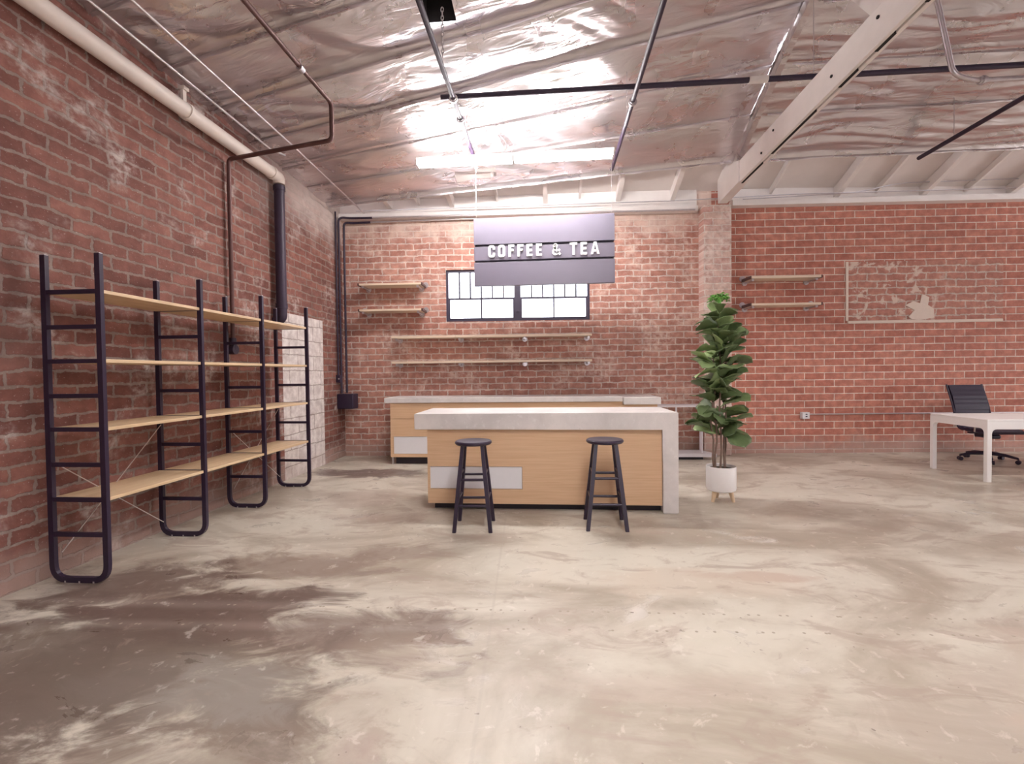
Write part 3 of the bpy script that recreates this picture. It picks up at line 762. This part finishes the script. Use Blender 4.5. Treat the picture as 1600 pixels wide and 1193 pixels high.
# ------------------------------------------------------------------ back counter
b = NB(); box(b, -2.42, 1.02, 6.56, 7.19, .90, .975, .006)
tag(obj('back_worktop', b, M['concrete']), 'long thin concrete worktop of the rear counter against the back wall', 'worktop')
b = NB(); box(b, 1.025, 1.53, 6.50, 7.22, .862, .962, .006)
tag(obj('back_worktop', b, M['concrete']), 'short concrete slab ending the rear counter at its right', 'worktop')
t = thing('back_cabinet', 'honey oak cabinet of the rear counter below the long worktop', 'cabinet', (-2.34, 6.58, 0))
b = NB()
W = 3.84
box(b, 0, W, .012, .60, .105, .855); box(b, 0, 3.36, .012, .60, .855, .90)
obj('carcass', b, M['oak'], t)
xx = [0.0, .62, 1.25, 1.9, 2.55, 3.2, W]
for a, e in zip(xx, xx[1:]):
    top = .89 if e < 3.3 else .85
    b = NB(); box(b, a+.003, e-.003, 0, .012, .672, top); obj('drawer_front', b, M['oak'], t)
    b = NB(); box(b, a+.003, e-.003, 0, .012, .41, .666); obj('door', b, M['oak'], t)
b = NB(); box(b, 0, W, 0, .012, .105, .150); box(b, 0, .04, 0, .012, .15, .41); obj('bottom_rail', b, M['oak'], t)
b = NB(); box(b, .05, W-.01, .004, .0118, .155, .405); lab(obj('inset_panel', b, M['panel'], t), 'white inset panel')
b = NB(); box(b, .06, W, .06, .58, 0, .104); lab(obj('kick_board', b, M['kick'], t), 'black recessed kick board')
b = NB(); box(b, .02, .045, .0, .02, 0, .105); lab(obj('leg', b, M['galv'], t), 'thin steel leg')

# low shelf unit at the right end of the rear counter
t = thing('low_shelf', 'pale lilac open shelf with thin posts beside the plant, behind the front counter', 'shelf', (1.60, 6.98, 0))
b = NB(); prism(b, [(0, 0), (.84, 0), (.72, .32), (0, .36)], 'z', .045, .095); obj('bottom_shelf', b, M['lowshelf'], t)
b = NB(); prism(b, [(0.0, .10), (.70, .10), (.78, .40), (0, .40)], 'z', .775, .805); obj('top_shelf', b, M['lowshelf'], t)
for x, y in ((.665, .12), (.29, .12), (.70, .30)):
    b = NB(); box(b, x-.012, x+.012, y-.012, y+.012, .095, .775); obj('post', b, M['lowshelf'], t)
b = NB(); box(b, .05, .66, .06, .3, 0, .044); lab(obj('plinth', b, M['kick'], t), 'black recessed plinth')

# ------------------------------------------------------------------ stools
def make_stool(loc, rz, label, sx=1.):
    t = thing('bar_stool', label, 'stool', loc, rz, 'stools at the front counter')
    b = NB(); R0 = .159
    lathe(b, [(0, .712), (.125, .712), (.150, .716), (R0, .727), (R0, .737), (.150, .746), (.13, .748), (.08, .744), (0, .741)], 40)
    obj('seat', b, M['stool'], t, smooth=True)
    def leg_at(i, j, z):
        f = (.714-z)/.714; return V((i*(.083+(.152*sx-.083)*f), j*(.083+(.155-.083)*f), z))
    for i in (-1, 1):
        for j in (-1, 1):
            b = NB()
            A = []
            for z, w in ((.716, .030), (.42, .034), (0, .032)):
                c = leg_at(i, j, z); A.append([b.verts.new(c+V((dx*w/2, dy*w/2, 0))) for dx, dy in ((-1, -1), (1, -1), (1, 1), (-1, 1))])
            for p, q in zip(A, A[1:]):
                for k in range(4): b.faces.new((p[k], p[(k+1) % 4], q[(k+1) % 4], q[k]))
            b.faces.new(A[0][::-1]); b.faces.new(A[-1])
            bmesh.ops.bevel(b, geom=[e for e in b.edges if abs((e.verts[0].co-e.verts[1].co).z) > .05], offset=.005, segments=2, affect='EDGES')
            obj('leg', b, M['stool'], t)
    for j in (-1, 1):
        for z in (.43, .215):
            b = NB(); cyl(b, leg_at(-1, j, z), leg_at(1, j, z), .0115, 10); obj('rung', b, M['stool'], t, smooth=True)
    for i in (-1, 1):
        for z in (.475, .265):
            b = NB(); cyl(b, leg_at(i, -1, z), leg_at(i, 1, z), .0115, 10); obj('rung', b, M['stool'], t, smooth=True)
    return t
make_stool((-.662, 3.925, 0), .045, 'black round backless bar stool standing before the white inset panel of the counter')
make_stool((.467, 4.01, 0), 0., 'black round backless bar stool near the concrete leg of the counter', 1.06)

# ------------------------------------------------------------------ potted fig
PX, PY = 1.725, 4.82
t = thing('potted_fig', 'tall fiddle leaf fig in a white pot on wooden legs, before the brick pier', 'plant', (PX, PY, 0))
b = NB(); lathe(b, [(0, .105), (.115, .105), (.138, .118), (.143, .14), (.143, .352), (.140, .357), (.134, .352), (.134, .32), (0, .32)], 40); obj('pot', b, M['pot'], t, smooth=True)
b = NB(); lathe(b, [(0, .335), (.07, .332), (.133, .325)], 24); obj('soil', b, M['soil'], t, smooth=True)
for a in (210, 330, 90):
    c, s = math.cos(math.radians(a)), math.sin(math.radians(a))
    b = NB(); tube(b, [(c*.085, s*.085, .118), (c*.118, s*.118, 0)], [.026, .015], 12); obj('pot_leg', b, M['potwood'], t, smooth=True)
rnd = random.Random(11)
stems = []
for (bx, by, tx, ty, h) in ((-.045, .0, -.06, .02, 1.45), (-.01, -.03, -.02, -.02, 1.98), (.035, .01, .06, .02, 1.7), (.06, .03, .03, .05, 1.3), (-.06, .03, -.10, .0, 1.1)):
    pts = [V((bx+(tx-bx)*k/8+.012*math.sin(k*1.7+bx*60), by+(ty-by)*k/8+.012*math.cos(k*1.3+by*50), .32+(h-.32)*k/8)) for k in range(9)]
    b = NB(); tube(b, pts, [.011-.006*k/8 for k in range(9)], 8); obj('stem', b, M['stem'], t, smooth=True); stems.append(pts)
def leaf(bm, p, d, L, W, droop, roll, cup=.25):
    """fiddle-shaped leaf blade from point p along d with a bent midrib"""
    d = V(d).normalized(); side = d.cross(V((0, 0, 1)))
    side = side.normalized() if side.length > .05 else V((1, 0, 0))
    side = Matrix.Rotation(roll, 3, d) @ side; up = side.cross(d).normalized()
    prof = [(0, .03), (.08, .30), (.22, .62), (.36, .66), (.5, .74), (.66, .98), (.8, 1.), (.92, .72), (1., .08)]
    rows = []
    for k, (u, w) in enumerate(prof):
        ang = droop*u; c = p+d*L*(math.sin(ang)/droop if droop else u)*1.-V((0, 0, 1))*0+up*(-L*(1-math.cos(ang))/(droop or 1))
        row = []
        for q in (-1, -.55, 0, .55, 1):
            ww = W/2*w*q
            row.append(bm.verts.new(c+side*ww+up*(abs(q)**1.5*cup*W*.5*w+.006*math.sin(k*2.3+q*4))))
        rows.append(row)
    for A, B in zip(rows, rows[1:]):
        for j in range(4): bm.faces.new((A[j], A[j+1], B[j+1], B[j]))
b = NB()
N = 92
for k in range(N):
    z = .66+1.24*(k+.5)/N
    st = stems[k % 5] if z < 1.2 else stems[(0, 1, 2)[k % 3]] if z < 1.5 else stems[(1, 2)[k % 2]] if z < 1.7 else stems[1]
    i = min(7, max(0, int((z-.32)/((st[-1].z-.32)/8)))); f = ((z-st[i].z)/(st[i+1].z-st[i].z)); p = st[i].lerp(st[i+1], min(1, max(0, f)))
    a = k*2.399+rnd.uniform(-.4, .4)
    el = rnd.uniform(.15, 1.15) if z > .95 else rnd.uniform(.0, .6)
    d = V((math.cos(a)*math.cos(el), math.sin(a)*math.cos(el), math.sin(el)))
    env = 1.12 if z < 1.5 else max(.5, 1.12-(z-1.5)*.95)
    if z < 1.0: env *= .95
    L = rnd.uniform(.20, .29)*env; Wd = L*rnd.uniform(.62, .76)
    leaf(b, p+d*.015, d, L, Wd, rnd.uniform(.2, 1.1), rnd.uniform(-.9, .9), rnd.uniform(.1, .4))
    tube(b, [p, p+d*.03], .0035, 5)
fo = obj('foliage', b, M['leaf'], t, smooth='all')
sm = fo.modifiers.new('thickness', 'SOLIDIFY'); sm.thickness = .0016
b = NB()
for k in range(46):
    a = k*2.399; r = .012+.062*math.sqrt(k/46); p = V((-.02+r*math.cos(a), -.02+r*math.sin(a)*.8, 2.02+.055*(1-(r/.075)**2)+rnd.uniform(-.012, .012)))
    d = V((math.cos(a), math.sin(a), rnd.uniform(.3, 1.6))); leaf(b, p, d, rnd.uniform(.04, .06), rnd.uniform(.025, .038), 1.2, rnd.uniform(-.8, .8), .4)
tube(b, [(-.02, -.02, 1.95), (-.02, -.02, 2.05)], .02, 8)
fo = obj('top_sprig', b, M['sprig'], t, smooth='all'); lab(fo, 'tuft of small bright green leaves')
sm = fo.modifiers.new('thickness', 'SOLIDIFY'); sm.thickness = .0012

# ------------------------------------------------------------------ desk
t = thing('white_desk', 'white office desk with square rounded legs, at the right edge of the picture', 'desk', (5.0, 5.70, 0))
DW, DD = 1.75, .80
b = NB(); box(b, 0, DW, 0, DD, .70, .722, .004); obj('desk_top', b, M['desk'], t)
def ell(u0, u1, lw=.046, ap=.085, r=.05):
    """portal outline: two legs and an apron with rounded inner corners"""
    inner = []
    for cx, s in ((u1-lw-r, 0), (u0+lw+r, 90)):
        for k in range(6):
            a = math.radians(s+k*18); inner.append((cx+r*math.cos(a), .70-ap-r+r*math.sin(a)))
    return [(u0, 0), (u0, .699), (u1, .699), (u1, 0), (u1-lw, 0)]+inner+[(u0+lw, 0)]
for x in (0, DW-.048):
    b = NB(); prism(b, ell(0, DD), 'x', x, x+.048); obj('end_frame', b, M['desk'], t)
for y in (0, DD-.03):
    b = NB(); 
    r = .05; poly = [(.049, .699), (DW-.049, .699), (DW-.049, .56)]
    for k in range(6):
        a = math.radians(k*18); poly.append((DW-.049-r+r*math.cos(a), .56+r*math.sin(a)))
    for k in range(6):
        a = math.radians(90+k*18); poly.append((.049+r+r*math.cos(a), .56+r*math.sin(a)))
    poly.append((.049, .56)); prism(b, poly, 'y', y, y+.03); obj('apron', b, M['desk'], t)

# ------------------------------------------------------------------ office chairs
def make_chair(loc, rz, label):
    t = thing('office_chair', label, 'chair', loc, rz, 'office chairs at the desk')
    # local: chair faces -Y
    def ribbed(n, path, w, th):
        b = NB(); rows = []
        for k in range(n*4+1):
            u = k/(n*4); i = u*(len(path)-1); j = min(int(i), len(path)-2); c = path[j].lerp(path[j+1], i-j); tn = (path[j+1]-path[j]).normalized()
            nn = V((0, -tn.z, tn.y)); th2 = th*(.72+.28*abs(math.sin(PI*n*u)))
            rows.append([b.verts.new(V((x*w/2, c.y, c.z))+nn*s*th2/2) for x, s in ((-1, 1), (1, 1), (1, -1), (-1, -1))])
        for A, B in zip(rows, rows[1:]):
            for q in range(4): b.faces.new((A[q], A[(q+1) % 4], B[(q+1) % 4], B[q]))
        b.faces.new(rows[0][::-1]); b.faces.new(rows[-1]); return b
    back = [V((0, .20, .50)), V((0, .235, .60)), V((0, .25, .75)), V((0, .29, .9)), V((0, .36, 1.06))]
    seat = [V((0, -.27, .425)), V((0, -.22, .45)), V((0, 0, .44)), V((0, .16, .45)), V((0, .20, .50))]
    obj('backrest', ribbed(10, back, .46, .035), M['leather'], t, smooth=True); obj('seat', ribbed(8, seat, .46, .05), M['leather'], t, smooth=True)
    for s in (-1, 1):
        b = NB(); tube(b, bend([(s*.245, -.27, .42), (s*.245, .0, .432), (s*.245, .19, .46), (s*.245, .25, .75), (s*.245, .365, 1.07)], .08), .012, 8); obj('side_rail', b, M['black'], t, smooth=True)
        b = NB(); tube(b, bend([(s*.255, .19, .47), (s*.29, .15, .66), (s*.29, -.15, .66), (s*.255, -.10, .43)], .06), .012, 8); obj('armrest', b, M['chrome'], t, smooth=True)
    b = NB(); box(b, -.24, .24, -.03, .03, .395, .415); box(b, -.06, .06, -.14, .14, .33, .39, .02); cyl(b, (-.2, -.05, .36), (.05, 0, .36), .008, 8); obj('tilt_mechanism', b, M['black'], t)
    b = NB(); cyl(b, (0, 0, .10), (0, 0, .34), .026, 16); obj('gas_column', b, M['black'], t, smooth=True)
    for k in range(5):
        a = 2*PI*k/5+.35; c, s = math.cos(a), math.sin(a)
        b = NB(); tube(b, [(c*.02, s*.02, .115), (c*.18, s*.18, .105), (c*.30, s*.30, .075)], [.026, .021, .016], 10); obj('base_arm', b, M['black'], t, smooth=True)
        b = NB(); p = V((c*.30, s*.30, .028)); q = V((-s, c, 0))
        cyl(b, p-q*.026, p-q*.006, .028, 14); cyl(b, p+q*.006, p+q*.026, .028, 14); cyl(b, p, p+V((0, 0, .05)), .008, 8); obj('caster', b, M['black'], t, smooth=True)
    return t
make_chair((6.12, 6.98, 0), .02, 'black ribbed swivel chair standing behind the white desk, against the brick wall')
make_chair((5.74, 5.38, 0), 2.75, 'black swivel chair cut off by the right picture edge, before the desk')

# outlet and conduit on the right wall
t = thing('wall_outlet', 'small white outlet box low on the brick wall between plant and desk', 'outlet', WB(7.33, 0, .545), TW)
b = NB(); box(b, -.06, .055, -.07, 0, 0, .105, .005); obj('outlet_box', b, M['outlet'], t)
b = NB(); box(b, -.05, .05, -.075, -.07, .008, .097, .002); obj('face_plate', b, M['panel'], t)
for z in (.03, .066):
    b = NB(); box(b, -.014, .014, -.077, -.075, z, z+.016); obj('socket', b, M['matblack'], t)
pipe('outlet_conduit', 'thin steel conduit running right along the brick wall from the outlet box', 'conduit', [WB(7.38, -.02, .615), WB(14., -.02, .615)], .010, 'galv')

# ------------------------------------------------------------------ light
w = bpy.data.worlds.new('World'); bpy.context.scene.world = w; w.use_nodes = True
bg = w.node_tree.nodes['Background']; bg.inputs[0].default_value = (.93, .95, 1., 1); bg.inputs[1].default_value = 3.0
def area(name, loc, rot, sx, sy, e, col=(1, .95, .92)):
    l = bpy.data.lights.new(name, 'AREA'); l.shape = 'RECTANGLE'; l.size = sx; l.size_y = sy; l.energy = e; l.color = col
    o = bpy.data.objects.new(name, l); C.objects.link(o); o.location = loc; o.rotation_euler = rot
    return o
area('daylight_front', (1.6, -5.9, 2.05), (math.radians(90), 0, 0), 3.0, 2.2, 12)
area('daylight_right', (13.2, 3.5, 1.75), (0, math.radians(90), 0), 2.8, 3.8, 45)

# ------------------------------------------------------------------ camera
cam = bpy.data.cameras.new('camera'); co = bpy.data.objects.new('camera', cam); C.objects.link(co)
cam.sensor_fit = 'HORIZONTAL'; cam.sensor_width = 36; cam.lens = 720/1600*36; cam.clip_start = .05
yaw, pit, roll = math.atan(59/720), math.atan(15.2/720), .012
R3 = Matrix.Rotation(yaw, 4, 'Z') @ Matrix.Rotation(PI/2-pit, 4, 'X') @ Matrix.Rotation(-roll, 4, 'Z')
co.matrix_world = Matrix.Translation((0, 0, 1.33)) @ R3
sc = bpy.context.scene; sc.camera = co
vs = sc.view_settings; sc.display_settings.display_device = 'sRGB'
vs.view_transform = 'Standard'; vs.look = 'None'; vs.gamma = 1; vs.use_curve_mapping = False; vs.exposure = .94
